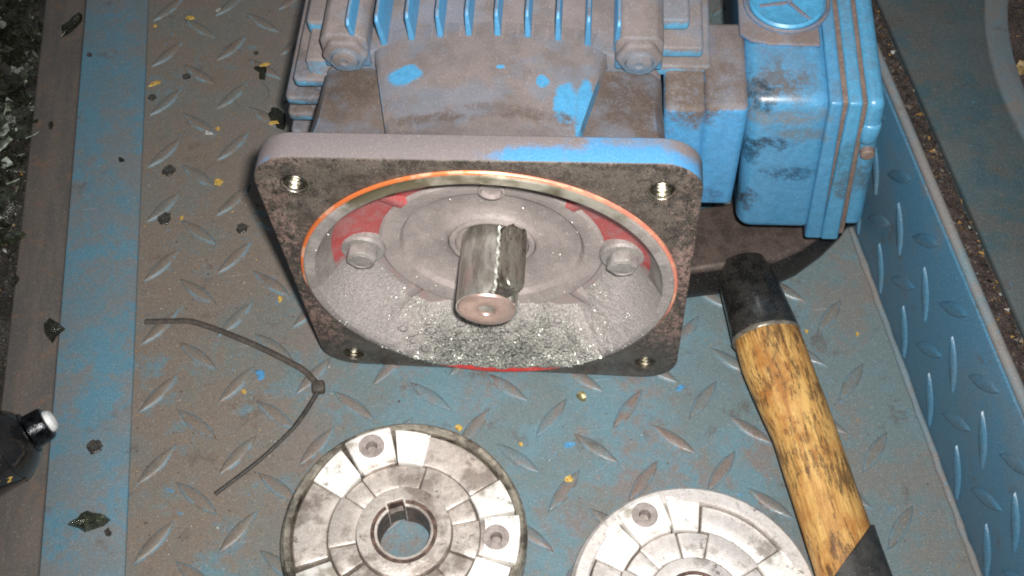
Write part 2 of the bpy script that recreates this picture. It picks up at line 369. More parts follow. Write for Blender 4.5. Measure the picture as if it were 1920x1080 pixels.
# ------------------------------------------------------------------ helpers: meshes (all in mm)
def mesh(name, verts, faces, m, parent=None, smooth=False, bev=0, seg=2, auto=35, loc=None):
    me = bpy.data.meshes.new(name)
    me.from_pydata([tuple(c*MM for c in v) for v in verts], [], faces)
    me.materials.append(m) if not isinstance(m, list) else [me.materials.append(q) for q in m]
    bm = bmesh.new(); bm.from_mesh(me)
    bmesh.ops.recalc_face_normals(bm, faces=bm.faces)
    if bev:
        es = [e for e in bm.edges if len(e.link_faces) == 2 and e.calc_face_angle(0) > radians(auto)]
        bmesh.ops.bevel(bm, geom=es, offset=bev*MM, segments=seg, profile=.5, affect='EDGES', clamp_overlap=True)
    for f in bm.faces: f.smooth = smooth or bool(bev)
    if smooth or bev:
        for e in bm.edges:
            if len(e.link_faces) == 2 and e.calc_face_angle(0) > radians(auto if not bev else 50): e.smooth = False
    bm.to_mesh(me); bm.free()
    o = bpy.data.objects.new(name, me); sc.collection.objects.link(o)
    if parent:
        o.parent = parent
        o.location = Vector(parent.get('_off', (0, 0, 0)))*MM if loc is None else Vector(loc)*MM
    elif loc: o.location = Vector(loc)*MM
    return o
def tag(o, label=None, cat=None, group=None, kind=None):
    if label: o['label'] = label
    if cat: o['category'] = cat
    if group: o['group'] = group
    if kind: o['kind'] = kind
    return o
def root(name, loc, label, cat, group=None, rot=None, off=(0, 0, 0)):
    o = bpy.data.objects.new(name, None); sc.collection.objects.link(o); o.empty_display_size = .01
    M = (rot or Matrix.Identity(3)).to_4x4()
    o.matrix_world = Matrix.Translation(Vector(loc)*MM) @ M
    o['_off'] = off
    return tag(o, label, cat, group)
def boxv(x0, x1, y0, y1, z0, z1):
    v = [(x, y, z) for x in (x0, x1) for y in (y0, y1) for z in (z0, z1)]
    return v, [(0, 1, 3, 2), (4, 6, 7, 5), (0, 4, 5, 1), (2, 3, 7, 6), (0, 2, 6, 4), (1, 5, 7, 3)]
def box(name, b, m, parent=None, bev=1, seg=2, **k):
    v, f = boxv(*b); return mesh(name, v, f, m, parent, bev=bev, seg=seg, **k)
def lathe(name, prof, m, parent=None, axis='y', c=(0, 0, 0), n=72, a0=0, a1=2*pi, smooth=True, **k):
    """profile = [(r, t)]: radius and position along the axis"""
    full = abs(a1-a0-2*pi) < 1e-6
    N = n if full else n+1
    v = []; f = []
    for i in range(N):
        a = a0+(a1-a0)*i/n
        for r, t in prof:
            p = (r*cos(a), t, r*sin(a)) if axis == 'y' else ((r*cos(a), r*sin(a), t) if axis == 'z' else (t, r*cos(a), r*sin(a)))
            v.append((p[0]+c[0], p[1]+c[1], p[2]+c[2]))
    P = len(prof)
    for i in range(n):
        j = (i+1) % N
        for q in range(P-1):
            f.append((i*P+q, j*P+q, j*P+q+1, i*P+q+1))
    if prof[0][0] < 1e-6 or prof[-1][0] < 1e-6: pass
    o = mesh(name, v, f, m, parent, smooth=smooth, auto=32, **k)
    bm = bmesh.new(); bm.from_mesh(o.data); bmesh.ops.remove_doubles(bm, verts=bm.verts, dist=1e-6)
    bmesh.ops.recalc_face_normals(bm, faces=bm.faces)
    bm.to_mesh(o.data); bm.free()
    return o
def extr(name, loops, t0, t1, m, parent=None, axis='y', bev=0, seg=2, ztop=None, **k):
    """extrude a 2D outline with holes; axis is the extrusion direction; first loop is the outline"""
    bm = bmesh.new(); es = []
    def P(a, b, t): return Vector({'y': (a, t, b), 'z': (a, b, t), 'x': (t, a, b)}[axis])
    for lp in loops:
        vs = [bm.verts.new(P(a, b, t0)) for a, b in lp]
        es += [bm.edges.new((vs[i], vs[(i+1) % len(vs)])) for i in range(len(vs))]
    bmesh.ops.triangle_fill(bm, use_beauty=True, use_dissolve=True, edges=es)
    fs = bm.faces[:]
    g = bmesh.ops.extrude_face_region(bm, geom=fs)
    d = P(0, 0, t1)-P(0, 0, t0)
    for q in g['geom']:
        if isinstance(q, bmesh.types.BMVert):
            q.co += d
            if ztop: q.co = Vector(ztop(q.co))
    bm.verts.index_update(); bm.faces.index_update()
    v = [tuple(q.co) for q in bm.verts]; f = [[x.index for x in q.verts] for q in bm.faces]
    bm.free()
    return mesh(name, v, f, m, parent, bev=bev, seg=seg, **k)
def circ(r, c=(0, 0), n=48, a=0): return [(c[0]+r*cos(a+2*pi*i/n), c[1]+r*sin(a+2*pi*i/n)) for i in range(n)]
def rrect(x0, x1, y0, y1, r, n=8):
    o = []
    for cx, cy, a in ((x1-r, y1-r, 0), (x0+r, y1-r, pi/2), (x0+r, y0+r, pi), (x1-r, y0+r, 1.5*pi)):
        o += [(cx+r*cos(a+pi/2*i/n), cy+r*sin(a+pi/2*i/n)) for i in range(n+1)]
    return o
def tube(name, pts, rad, m, parent=None, n=14, sq=(1, 1), up=(0, 0, 1), cap=True, **k):
    v = []; f = []; P = [Vector(p) for p in pts]
    for i, p in enumerate(P):
        t = (P[min(i+1, len(P)-1)]-P[max(i-1, 0)]).normalized()
        u = Vector(up); s = t.cross(u).normalized(); u2 = s.cross(t)
        r = rad[i] if isinstance(rad, (list, tuple)) else rad
        for j in range(n):
            a = 2*pi*j/n; v.append(tuple(p+s*(r*sq[0]*cos(a))+u2*(r*sq[1]*sin(a))))
    for i in range(len(P)-1):
        for j in range(n): f.append((i*n+j, i*n+(j+1) % n, (i+1)*n+(j+1) % n, (i+1)*n+j))
    if cap: f += [tuple(range(n)), tuple((len(P)-1)*n+j for j in range(n))]
    return mesh(name, v, f, m, parent, smooth=True, auto=50, **k)

# ------------------------------------------------------------------ the setting
PIT = 30.986; PITY = PIT*1.018
def sheet(name, x0, x1, y0, y1, z, m, nx=2, ny=2, amp=0., seed=0):
    v = []; f = []
    for i in range(nx+1):
        for j in range(ny+1):
            x = x0+(x1-x0)*i/nx; y = y0+(y1-y0)*j/ny
            v.append((x, y, z+amp*mn.noise(Vector((x*.06+seed, y*.06, 0)))+amp*.5*mn.noise(Vector((x*.3+seed, y*.3, 1)))))
    for i in range(nx):
        for j in range(ny):
            a = i*(ny+1)+j; f.append((a, a+ny+1, a+ny+2, a+1))
    return tag(mesh(name, v, f, m, smooth=True), kind='structure')
ground = sheet('ground', -700, 800, -500, 1100, -14, SOIL, 120, 120, 1.5)
gutter = sheet('gutter', 153, 214, -330, 560, -3, RUSTSOIL, 60, 500, 2.5, 5)
deck = tag(box('deck_plate', (-165, 147.5, -330, 560, -5, 0), DECK, bev=0), kind='structure')
dirt = sheet('dirt_verge', -420, -217, -330, 560, -3, VERGE, 100, 300, 3, 9)

def lug_mesh():
    n = 9; hl, hw, h = 11.3, 3.0, 1.05
    v = []; f = []
    lay = [(1, 1, -.3), (.94, .78, h*.62), (.82, .46, h)]
    for sx, sy, z in lay:
        ring = []
        for i in range(n): # upper arc
            x = -hl+2*hl*i/(n-1); ring.append((x*sx, hw*sy*(1-(x/hl)**2), z))
        for i in range(n-2, 0, -1):
            x = -hl+2*hl*i/(n-1); ring.append((x*sx, -hw*sy*(1-(x/hl)**2), z))
        v += ring
    N = 2*n-2
    for k in range(2):
        for i in range(N): f.append((k*N+i, k*N+(i+1) % N, (k+1)*N+(i+1) % N, (k+1)*N+i))
    f.append(tuple(2*N+i for i in range(N)))
    return v, f
lv, lf = lug_mesh()
lug0 = mesh('tread_lug', lv, lf, LUG, deck, smooth=True, auto=60)
first = True
def place_lug(base, par, loc, rot, mat_obj=None):
    global first
    o = base.copy(); sc.collection.objects.link(o); o.parent = par
    o.location = Vector(loc)*MM; o.rotation_euler = rot
for i in range(-5, 5):
    for j in range(-4, 9):
        for half in (0, 1):
            x = (i+.5*half)*PIT; y = (j+.5*half)*PITY
            if x > 136 or x < -157: continue
            ang = radians(46 if not half else -45)
            if first: lug0.location = Vector((x, y, 0))*MM; lug0.rotation_euler = (0, 0, ang); first = False
            else: place_lug(lug0, deck, (x, y, 0), (0, 0, ang))

side = root('side_wall', (149, 100, 0), 'blue upturned checker plate wall along the right side of the deck', 'wall', off=(-149, -100, 0))
box('wall_plate', (147.5, 151.5, -330, 560, -5, 70), WALL, side, bev=.6)
tube('rolled_lip', [(150.2, -330+i*30, 71+.4*sin(i)) for i in range(31)], 2.0, WALL_LIP, side, n=12)
tube('weld_seam', [(146.6+.5*mn.noise(Vector((i*.7, 0, 0))), -330+i*6, .6) for i in range(149)], [1.5+.7*mn.noise(Vector((i*.9, 3, 0))) for i in range(149)], WALL_LIP, side, n=8)
wl = mesh('tread_lug', lv, lf, WALL, side, smooth=True, auto=60)
fw = True
for j in range(-4, 9):
    for h, half in ((12, 0), (40, 0), (26.5, 1), (56, 1)):
        y = 13-31.4*j*-1 - (0 if not half else 17) - 62 + (0)
        a = radians(45 if not half else -45)
        # lug stands on the wall: local z -> -x, local x along the wall's diagonal
        X = Vector((0, cos(a), sin(a))); Z = Vector((-1, 0, 0)); Y = Z.cross(X)
        e = Matrix((X, Y, Z)).transposed().to_euler()
        if fw: wl.location = Vector((147.5-149, y-100, h))*MM; wl.rotation_euler = e; fw = False
        else: place_lug(wl, side, (147.5-149, y-100, h), e)

beam = root('edge_beam', (-181, 100, 0), 'smooth blue and grey steel strip along the left edge of the deck', 'steel strip', off=(181, -100, 0))
box('top_face', (-196, -165, -330, 560, -5, 1.6), STRIP, beam, bev=.7)
bd = box('weathered_board', (-217.5, -197, -330, 560, -12, -1), BOARD, bev=1.2)
tag(bd, 'grey brown dirty board between the smooth blue strip and the rubble', 'board')

panel = root('machine_panel', (250, 100, 0), 'smooth dark blue steel panel with a round rimmed opening in the upper right corner', 'panel', off=(-250, -100, 0))
op = [(325+84*cos(2*pi*i/64), 126+132*sin(2*pi*i/64)) for i in range(64)]
extr('panel_plate', [[(200.8, -330), (201.8, 560), (620, 560), (620, -330)], op], 0, 4, PANEL, panel, axis='z', bev=1.2)
opo = [(325+86*cos(2*pi*i/64), 126+134*sin(2*pi*i/64)) for i in range(64)]
opi = [(325+74*cos(2*pi*i/64), 126+121*sin(2*pi*i/64)) for i in range(64)]
extr('opening_rim', [opo, opi], -2, 6.5, WALL_LIP, panel, axis='z', bev=1.5)
box('panel_side', (202.8, 205, -330, 560, -12, 0.2), PANEL, panel, bev=.5)
rb = sheet('rubble_floor', 236, 420, -20, 270, -5, RUSTSOIL, 80, 80, 4, 15)

# ------------------------------------------------------------------ motor
FR = Matrix(((0.9781836763327734, 0.19709774106020883, -0.06564431296816947),
             (-0.19902418923317391, 0.9796966260475881, -0.024163878228675245),
             (0.059548866120001716, 0.03670151740644167, 0.997550465472242)))
FP = Vector((-22.1, 21.76, 69.0))
motor = root('electric_motor', FP+FR @ Vector((0, 60, -66)), 'blue finned electric motor with square flange, covered in grey brown dust', 'motor',
             rot=FR, off=(0, -60, 66))
# flange plate
def flange_outline():
    o = []
    for cx, cz, a, r in ((57, 58, 0, 14), (-57.5, 58, pi/2, 14), (-57, -51.6, pi, 14), (57, -55.6, 1.5*pi, 14)):
        o += [(cx+r*cos(a+pi/2*i/10), cz+r*sin(a+pi/2*i/10)) for i in range(11)]
    return o
bc = 58.34
HOLES = [(-bc, bc), (bc, bc), (-bc, -bc+1.5), (bc, -bc+1.5)]
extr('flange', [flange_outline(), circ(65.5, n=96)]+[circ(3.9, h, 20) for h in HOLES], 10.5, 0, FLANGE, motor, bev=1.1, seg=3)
for hx, hz in HOLES:
    pr = []
    for i in range(13): pr += [(3.88 if i % 2 else 3.3, .15+i*.8)]
    h = lathe('threaded_hole', pr+[(3.2, 10), (0, 10)], THREAD, motor, c=(hx, 0, hz), n=24)
    lathe('hole_chamfer', [(3.7, .9), (4.5, -.12), (4.8, -.05), (4.9, .3)], THREAD, h, c=(hx, 0, hz), n=24, loc=(0, 0, 0))
lathe('spigot_edge', [(67.2, .2), (67.1, -.3), (66.8, -.7), (66.4, -.8), (65.9, -.7), (65.7, 0)], ORANGE, motor, n=128)
lathe('spigot_ring', [(65.9, 1), (65.9, -1.0), (65.4, -1.4), (62.4, -1.45), (61.9, -1.3), (61.7, -.8), (60.6, 2.2), (58.2, 7), (56.6, 12), (56.4, 18)], RING, motor, n=128)
lathe('red_recess', [(58, 8.5), (55.5, 11.5), (50, 13.6), (41, 15.6), (40, 18)], RED, motor, n=96)
for a in (44, 136, 222, 318):
    a = radians(a); u = Vector((cos(a), 0, sin(a))); s = Vector((-sin(a), 0, cos(a)))
    v = []
    for r_, y, hw in ((40, 13.5, 3.6), (50, 12, 3.2), (59, 8.5, 4.4)):
        for sg, yy in ((-1, 18), (-.6, y), (.6, y), (1, 18)):
            q = u*r_+s*hw*sg; v.append((q.x, yy, q.z))
    mesh('web_rib', v, [(0, 1, 5, 4), (1, 2, 6, 5), (2, 3, 7, 6), (4, 5, 9, 8), (5, 6, 10, 9), (6, 7, 11, 10), (8, 9, 10, 11)], RED, motor, bev=.8)
lathe('bearing_hub', [(41.5, 19), (41.3, 15.2), (40.2, 14.2), (38.4, 14.2), (33.8, 15.4), (32.6, 17.4), (30, 18.4), (22, 19.2), (17.5, 19), (16.6, 18.4), (16, 17.3)], HUB, motor, n=110)
lathe('seal_ring', [(16, 18.6), (15.7, 16.9), (14.6, 16.3), (13.6, 16.6), (13.2, 18.2), (12, 19), (0, 19)], HUB, motor, n=72)
lathe('drain_notch', [(4.8, 14.9), (4.6, 13.4), (3.8, 13.2), (3.2, 14.6), (0, 15.2)], HOLE, motor, c=(2.5, 0, 37.5), n=28)
for bx, bz in ((-47, 1.8), (47.6, 1.2)):
    w_ = lathe('bolt_washer', [(8.4, 16), (8.3, 12.4), (7.6, 11.4), (5.5, 11.2), (0, 11.2)], DUSTM, motor, c=(bx, 0, bz), n=36)
    hx = extr('flange_bolt', [[(bx+5.9*cos(pi/3*i+.18), bz+5.9*sin(pi/3*i+.18)) for i in range(6)]], 12, 7.0, DUSTM, motor, bev=.8)
    lathe('head_dimple', [(4.3, 6.95), (4.1, 6.7), (3.6, 6.8), (3.3, 7.4), (0, 7.5)], DUSTM, hx, c=(bx, 0, bz), n=24, loc=(0, 0, 0))
# shaft with keyway
KA = radians(47)
sh = []
n = 60
for i in range(n):
    a = 2*pi*i/n
    sh.append((11*cos(a), 11*sin(a)))
sh = [p for p in sh if not (abs(-sin(KA)*p[0]+cos(KA)*p[1]) < 4.6 and cos(KA)*p[0]+sin(KA)*p[1] > 0)]
def kp(u, v): return (u*cos(KA)-v*sin(KA), u*sin(KA)+v*cos(KA))
i0 = next(i for i, p in enumerate(sh) if -sin(KA)*p[0]+cos(KA)*p[1] > 0 and cos(KA)*p[0]+sin(KA)*p[1] > 0)
sh = sh[i0:]+sh[:i0]
sh = [kp(9.9, -4.7), kp(7.2, -4.7), kp(7.2, 4.7), kp(9.9, 4.7)]+sh
shaft = extr('shaft', [sh], 24, -10.4, SHAFT, motor, bev=.5, auto=40)
lathe('shaft_end_face', [(10.6, -10.2), (10.1, -11.1), (9.6, -11.35), (4.4, -11.4), (3.4, -11.1), (2.6, -9.8), (1.2, -8.4), (0, -8)], SHAFTEND, shaft, n=60, loc=(0, 0, 0))
kv = []
kpro = []
for i in range(13):   # rounded key outline in (t, width)
    pass
outl = [(15+4.5*sin(pi*i/10), 4.5*cos(pi*i/10)) for i in range(11)]+[(-4.5-4.5*sin(pi*i/10), -4.5*cos(pi*i/10)) for i in range(11)]
KB, KT = 6.8, 15.6
v = []; f = []; N = len(outl)
for u, sc_ in ((KB, 1), (KT-1.0, 1), (KT, .84)):
    for t, w_ in outl:
        jit = .12*mn.noise(Vector((t*.4, w_*.4, u)))
        a, b = kp(u+jit, w_*sc_*(1+jit*.2)); v.append((a, t if sc_ == 1 else 4.7+(t-4.7)*.95, b))
for k in range(2):
    for i in range(N): f.append((k*N+i, k*N+(i+1) % N, (k+1)*N+(i+1) % N, (k+1)*N+i))
f.append(tuple(2*N+i for i in range(N)))
mesh('key', v, f, KEYM, shaft, smooth=True, auto=55, loc=(0, 0, 0))
# grease blobs along the key joint
gr_pts = []
for i in range(40):
    t = 17-i*.68
    a, b = kp(10.9+.4*mn.noise(Vector((i*.5, 0, 0))), 5.3+.3*sin(i)); gr_pts.append((a, t, b))
tube('grease_bead', gr_pts, [.6+.6*mn.noise(Vector((i*.6, 5, 0))) for i in range(40)], FILING, shaft, n=8, up=(1, 0, 0), loc=(0, 0, 0))

# end shield (drive end)
def zc(x): return 63.5-abs(x)**2.2/520
v = []; f = []
xs = [-1, -.985, -.93]+[-.85+1.7*i/26 for i in range(27)]+[.93, .985, 1]
ys = [9.5, 11, 13, 16, 20, 26, 34, 42, 50, 56, 60, 66]
for y in ys:
    hw = 29.3+(y-10)*.235
    for s in xs:
        x = s*hw; e = abs(s); dz = 0
        fl_ = 4.6*math.exp(-((y-9.5)/(2.5+8.5*(1-s*s)))**2)
        if e > .9: dz = {.93: .1, .985: .5, 1: 10}[round(e, 3)]
        v.append((x+(.0 if e < 1 else 0), y, zc(x)+fl_*(1-dz/13)-dz))
K = len(xs)
for i in range(len(ys)-1):
    for j in range(K-1): f.append((i*K+j, (i+1)*K+j, (i+1)*K+j+1, i*K+j+1))
mesh('end_shield', v, f, SHIELD, motor, smooth=True, auto=60)
for s in (-1, 1):
    v = []; f = []
    # buttress: slanting casting from the bolt boss down to the flange corner
    secs = [(9.5, 33.0, 66, 58), (16, 33.5, 62, 54.5), (30, 35, 60, 53), (46, 37.5, 59, 52), (56, 39, 59, 51)]
    for y, xi, xo, z in secs:
        for x, zz in ((xi-3, z-5), (xi-3, z-.5), (xi+2, z+.2), ((xi+xo)/2, z-.4), (xo-3, z-1.6), (xo, z-5), (xo+3, 20), (xo+4, -40)):
            v.append((s*x, y, zz))
    for i in range(len(secs)-1):
        for j in range(7): f.append((i*8+j, (i+1)*8+j, (i+1)*8+j+1, i*8+j+1))
    f.append(tuple(range(4*8, 5*8)))
    mesh('buttress', v, f, BUTT, motor, smooth=True, auto=40)
# housing core
v = []; f = []
for y in (58, 190):
    for i in range(25):
        x = -59+118*i/24; v.append((x, y, zc(x) if abs(x) < 57 else zc(57)-5))
    v += [(60, y, 20), (60, y, -50), (-60, y, -50), (-60, y, 20)]
N = 29
f = [(i, (i+1) % N, N+(i+1) % N, N+i) for i in range(N)]+[tuple(range(N)), tuple(range(N, 2*N))]
mesh('housing', v, f, BODY, motor, bev=1.2)
# top fins
for x in (-46, -36.6, -26.6, -16.6, -6.8, 3.0, 13.2, 23.4, 33.5, 43.4):
    e = (x/46)**2; yb = 60.3-5.0*e; yf = 59.5+1.5*e; zr = zc(x)-1.5; zt = 73.8
    v = []
    for (y, z, t) in ((yf, zr-2, 1.25), (yb, zt-1.6, .72), (yb+1.8, zt, .55), (190, zt, .55), (190, zr-2, 1.0)):
        lean = .01*x*(z-60)/14
        v += [(x-t+lean, y, z), (x+t+lean, y, z)]
    # keep the blade solid
    f = [(0, 1, 3, 2), (2, 3, 5, 4), (4, 5, 7, 6), (6, 7, 9, 8), (0, 2, 4, 6, 8), (1, 9, 7, 5, 3)]
    mesh('cooling_fin', v, f, FIN, motor, bev=.45, seg=2, auto=25)
# corner bars with bolt bosses
for s, bx in ((-1, -49.6), (1, 51)):
    x0, x1 = bx-8.3, bx+8
    prof = [(x0, 50), (x0, 63), (x0+2.5, 66), (x1-2.5, 66), (x1, 63), (x1, 50)]
    v = [(a, 57, b) for a, b in prof]+[(a, 190, b) for a, b in prof]
    mesh('corner_bar', v, [(i, (i+1) % 6, 6+(i+1) % 6, 6+i) for i in range(6)]+[(0, 1, 2, 3, 4, 5), (6, 7, 8, 9, 10, 11)], FIN if 0 else BODY, motor, bev=1)
    hexo = [(bx+8.4*cos(pi/3*i), 57.6+8.4*sin(pi/3*i)) for i in range(6)]
    bs = extr('bolt_boss', [hexo], 62, 54.2, motor_mat('boss_paint', blue=(100, 128, 150), lo=-.3, hi=.1) if s < 0 else bpy.data.materials['boss_paint'], motor, bev=1.6, seg=3)
    lathe('boss_bolt', [(5.6, 54.9), (5.5, 53.9), (5.0, 53.7), (4.8, 54.2), (4.3, 53.3), (3.2, 52.8), (1.5, 52.6), (.8, 53.0), (0, 53.0)], bpy.data.materials['boss_paint'], bs, c=(bx, 0, 57), n=32, loc=(0, 0, 0))
# left side fins, stacked
for z, xo, y0, bl in ((53, 67.5, 75, 0), (43, 71.5, 57, 0), (33, 76.5, 57, 0), (24, 77.5, 57, 0), (13.5, 78.5, 57, 0), (3, 79, 58, 0)):
    extr('side_fin', [rrect(-xo, -56, y0, 190, 2.2, 4)], z-4.0 if z < 50 else z-6, z, SIDEFIN, motor, axis='z', bev=.9, seg=2)
box('side_web', (-66, -56, 60, 190, -40, 50), SIDEFIN, motor, bev=1)
for z, xo, y0 in ((61, 68, 70), (55, 73, 63), (49, 76, 60)):
    extr('side_fin', [rrect(57, xo, y0, 190, 1.5, 4)], z-5, z, SIDEFIN, motor, axis='z', bev=.9, seg=2)
# terminal box neck
box('box_neck', (60, 74.5, 42.6, 190, -7.5, 46.8), NECK, motor, bev=2.4, seg=4)
box('box_neck', (73.5, 88.5, 41.9, 82, -8, 48.5), NECK, motor, bev=2.8, seg=4)
# terminal box
tb = None
def tbox(name, x0, x1, y0, y1, z0, z1, m, bev, par, taper=0., **k):
    v, f = boxv(x0, x1, y0, y1, z0, z1)
    v = [(x+(0 if z > 0 else 4.5)+(2 if (z < 0 and x == x1) else 0), y+(taper if z < 0 else 0), z) for x, y, z in v]
    return mesh(name, v, f, m, par, bev=bev, seg=5, **k)
tb = tbox('terminal_box', 87.5, 116.5, 44, 190, -27, 50, BOX, 5.8, motor)
tbox('box_flange', 114.5, 119.0, 42.3, 190, -29.3, 51.4, BOX, 1.2, tb, loc=(0, 0, 0))
tbox('gasket', 118.0, 121.6, 43.6, 190, -28, 50.6, GASKET, .5, tb, loc=(0, 0, 0))
lid = tbox('lid_flange', 120.6, 125.4, 42.0, 190, -29.6, 51.7, LID, 1.2, motor)
tbox('seam', 124.9, 127.2, 43.4, 190, -27.0, 50.4, GASKET, .5, lid, loc=(0, 0, 0))
tbox('box_lid', 126.4, 133.4, 43, 190, -23, 50.5, LID, 4, motor, taper=1)
for zz in (33, -200):
    if zz < -100: continue
    lg = extr('screw_lug', [rrect(127.5, 134.6, 42.2, 60, 3, 5)], zz-4, zz+6, LID, lid, axis='z', bev=1.5, loc=(0, 0, 0))
lathe('cover_screw', [(2.6, 43.4), (2.5, 41.6), (2, 41), (0, 40.8)], GASKET, motor, c=(132, 0, 25), n=24)
# knockout pad on the top face
extr('entry_pad', [[(86, 74), (90, 70.5), (97, 68.8), (113.5, 68.5), (113.5, 120), (86, 120)]], 49, 51.2, PAD, tb, axis='z', bev=.7, loc=(0, 0, 0))
lathe('entry_ring', [(15.4, 50.5), (15.2, 52), (14.4, 52.6), (13.7, 52.1), (13.5, 51.0)], PAD, tb, axis='z', c=(103, 88.5, 0), n=64, loc=(0, 0, 0))
ko = lathe('knockout', [(13.4, 50.4), (13.2, 52.1), (12.4, 52.9), (11, 52.4), (0, 52.4)], KNOCK, tb, axis='z', c=(103, 88.5, 0), n=64, loc=(0, 0, 0))
for a in (70, 190, -50):
    a = radians(a); d = Vector((cos(a), sin(a))); s_ = Vector((-d.y, d.x)); c0 = Vector((103.5, 87))
    P_ = [c0+d*.2+s_*.9, c0+d*10.5+s_*.6, c0+d*10.5-s_*.6, c0+d*.2-s_*.9]
    extr('spoke_mark', [[tuple(q) for q in P_]], 52, 52.9, PAD, tb, axis='z', bev=.2, loc=(0, 0, 0))
tag(tb, 'blue terminal box smeared with black grease')

# red paint arc on the lower edge of the spigot
lathe('red_paint_arc', [(66.0, -1.1), (65.3, -1.6), (62.4, -1.7), (61.2, -1.2)], REDP, motor, a0=radians(249), a1=radians(292), n=40)

# sludge of metal filings lying in the flange (world-fixed, follows the motor's tilt)
sl = root('metal_filings_sludge', FP+FR @ Vector((0, 5, -60)), 'wet silver metal filings and grease sludge heaped in the bottom of the round flange recess', 'metal filings', rot=FR, off=(0, -5, 60))
v = []; f = []
NA, NR = 380, 90
def sl_edge(a):   # 0 at both ends of the crescent
    q = max(0., min(1., sin((a-radians(183))/radians(174)*pi)*1.25)); return q*q*(3-2*q)
for i in range(NA+1):
    a = radians(183)+radians(174)*i/NA
    w_ = sl_edge(a)
    for j in range(NR+1):
        t = j/NR; cen = max(0, min(1, (34-abs(math.degrees(a)-270))/16)); ri = 43.2-6.5*cen; ro = 65.0-3.6*max(0, min(1, (22-abs(math.degrees(a)-270))/8)); r_ = ri+(ro-ri)*t
        # a slope from the hub up over the face of the ring
        yb = 15.4-(r_-41)*.2 if r_ < 52 else (13.2-(r_-52)**1.2*.93 if r_ < 61.9 else -1.45)
        tt = max(0, min(1, (r_-ri-1)/(60.5-ri-1)))
        ys = 15.4-17.0*(tt**.72) if r_ < 60.5 else -1.6-.5*sin((r_-60.5)/4.1*pi)
        y0 = yb+(min(ys, yb)-yb)*w_-.12
        x, z = r_*cos(a), r_*sin(a)
        d = 1.6*mn.noise(Vector((x*.14, z*.14, 3)))+1.2*mn.noise(Vector((x*.4, z*.4, 7)))+.5*mn.noise(Vector((x*1.1, z*1.1, 1)))+.3*mn.noise(Vector((x*2.3, z*2.3, 5)))
        low = max(0, min(1, (-z-15)/35)); low *= max(0, min(1, (52-abs(x-3))/20)); low *= w_
        for px_, pz_ in ((-27, -36), (30, -35)):
            dd = ((x-px_)/10)**2+((z-pz_)/4.5)**2
            y0 += 4.2*math.exp(-dd)*w_
        y = y0-d*(.1*w_+1.1*low)*(1 if t < .9 else .35)
        v.append((x, y, z))
for i in range(NA):
    for j in range(NR):
        q = i*(NR+1)+j; f.append((q, q+1, q+NR+2, q+NR+1))
slo = mesh('sludge_bed', v, f, SLUDGE, sl, smooth=True, auto=180)
slo['kind'] = 'stuff'
def specks(name, gen, n, m, parent=None, seed=1, loc=None):
    rnd = random.Random(seed); v = []; f = []; mi = []
    k = 0
    while k < n:
        g = gen(rnd)
        if g is None: k += 0; continue
        p, s, flat, im = g
        b = len(v)
        ax = [Vector((rnd.gauss(0, 1), rnd.gauss(0, 1), rnd.gauss(0, 1))).normalized() for _ in range(4)]
        for q in ax: v.append((p[0]+q.x*s, p[1]+q.y*s, p[2]+q.z*s*flat))
        f += [(b, b+1, b+2), (b, b+2, b+3), (b, b+3, b+1), (b+1, b+3, b+2)]; mi += [im]*4
        k += 1
    me = bpy.data.meshes.new(name); me.from_pydata([tuple(c*MM for c in q) for q in v], [], f)
    for q in (m if isinstance(m, list) else [m]): me.materials.append(q)
    me.polygons.foreach_set('material_index', mi)
    o = bpy.data.objects.new(name, me); sc.collection.objects.link(o)
    if parent: o.parent = parent; o.location = Vector(parent.get('_off', (0, 0, 0)))*MM if loc is None else Vector(loc)*MM
    o['kind'] = 'stuff'; return o
slv = v
cl = []
rnd = random.Random(31)
for k in range(70):
    a = radians(rnd.gauss(266, 17)); r_ = rnd.uniform(44, 57.5)
    x, z = r_*cos(a), r_*sin(a)
    y = 15-16.5*((r_-38)/22)**.75-.3
    cl.append((x, y, z, rnd.uniform(.7, 2.0)))
v = []; f = []
for x, y, z, s_ in cl:
    b = len(v); ph = rnd.uniform(0, 6)
    for i in range(6):
        for j in range(8):
            th = pi*i/5; p = 2*pi*j/8
            q = s_*(1+.35*mn.noise(Vector((x+i*.6, z+j*.6, ph))))
            v.append((x+q*1.5*sin(th)*cos(p), y+q*.8*cos(th), z+q*sin(th)*sin(p)))
    for i in range(5):
        for j in range(8): f.append((b+i*8+j, b+i*8+(j+1) % 8, b+(i+1)*8+(j+1) % 8, b+(i+1)*8+j))
slc = mesh('wet_clumps', v, f, SLUDGE, sl, smooth=True, auto=180); slc['kind'] = 'stuff'
def g1(r):
    q = slv[r.randrange(len(slv))]
    pr = max(.03, min(1, (-q[2]-8)/42))
    if abs(q[0]-3) > 40: pr *= .35
    pr *= max(0, min(1, .5+2.2*mn.noise(Vector((q[0]*.16, q[2]*.16, 8)))))
    if q[0]**2+q[2]**2 > 60.3**2 and abs(q[0]) < 24 and r.random() < .93: return None
    if r.random() > pr: return None
    return (q[0], q[1]-.2, q[2]), r.choice((.2, .25, .3, .4, .6))*(.5+.5*pr), .9, 0
specks('loose_filings', g1, 6500, [FILING], sl, 3)
def g2(r):
    a = r.uniform(0, 2*pi); rr = r.uniform(18, 64)
    x, z = rr*cos(a), rr*sin(a)
    if z > r.uniform(-40, 45): return None
    y = 14 if 33 < rr < 41 else (18.6 if rr < 33 else (16 if rr < 59 else -3.1))
    if rr > 59 and rr < 60.5: return None
    return (x, y-.1, z), r.uniform(.1, .24), .8, 0
specks('dust_grains', g2, 1600, [FILING], sl, 5)

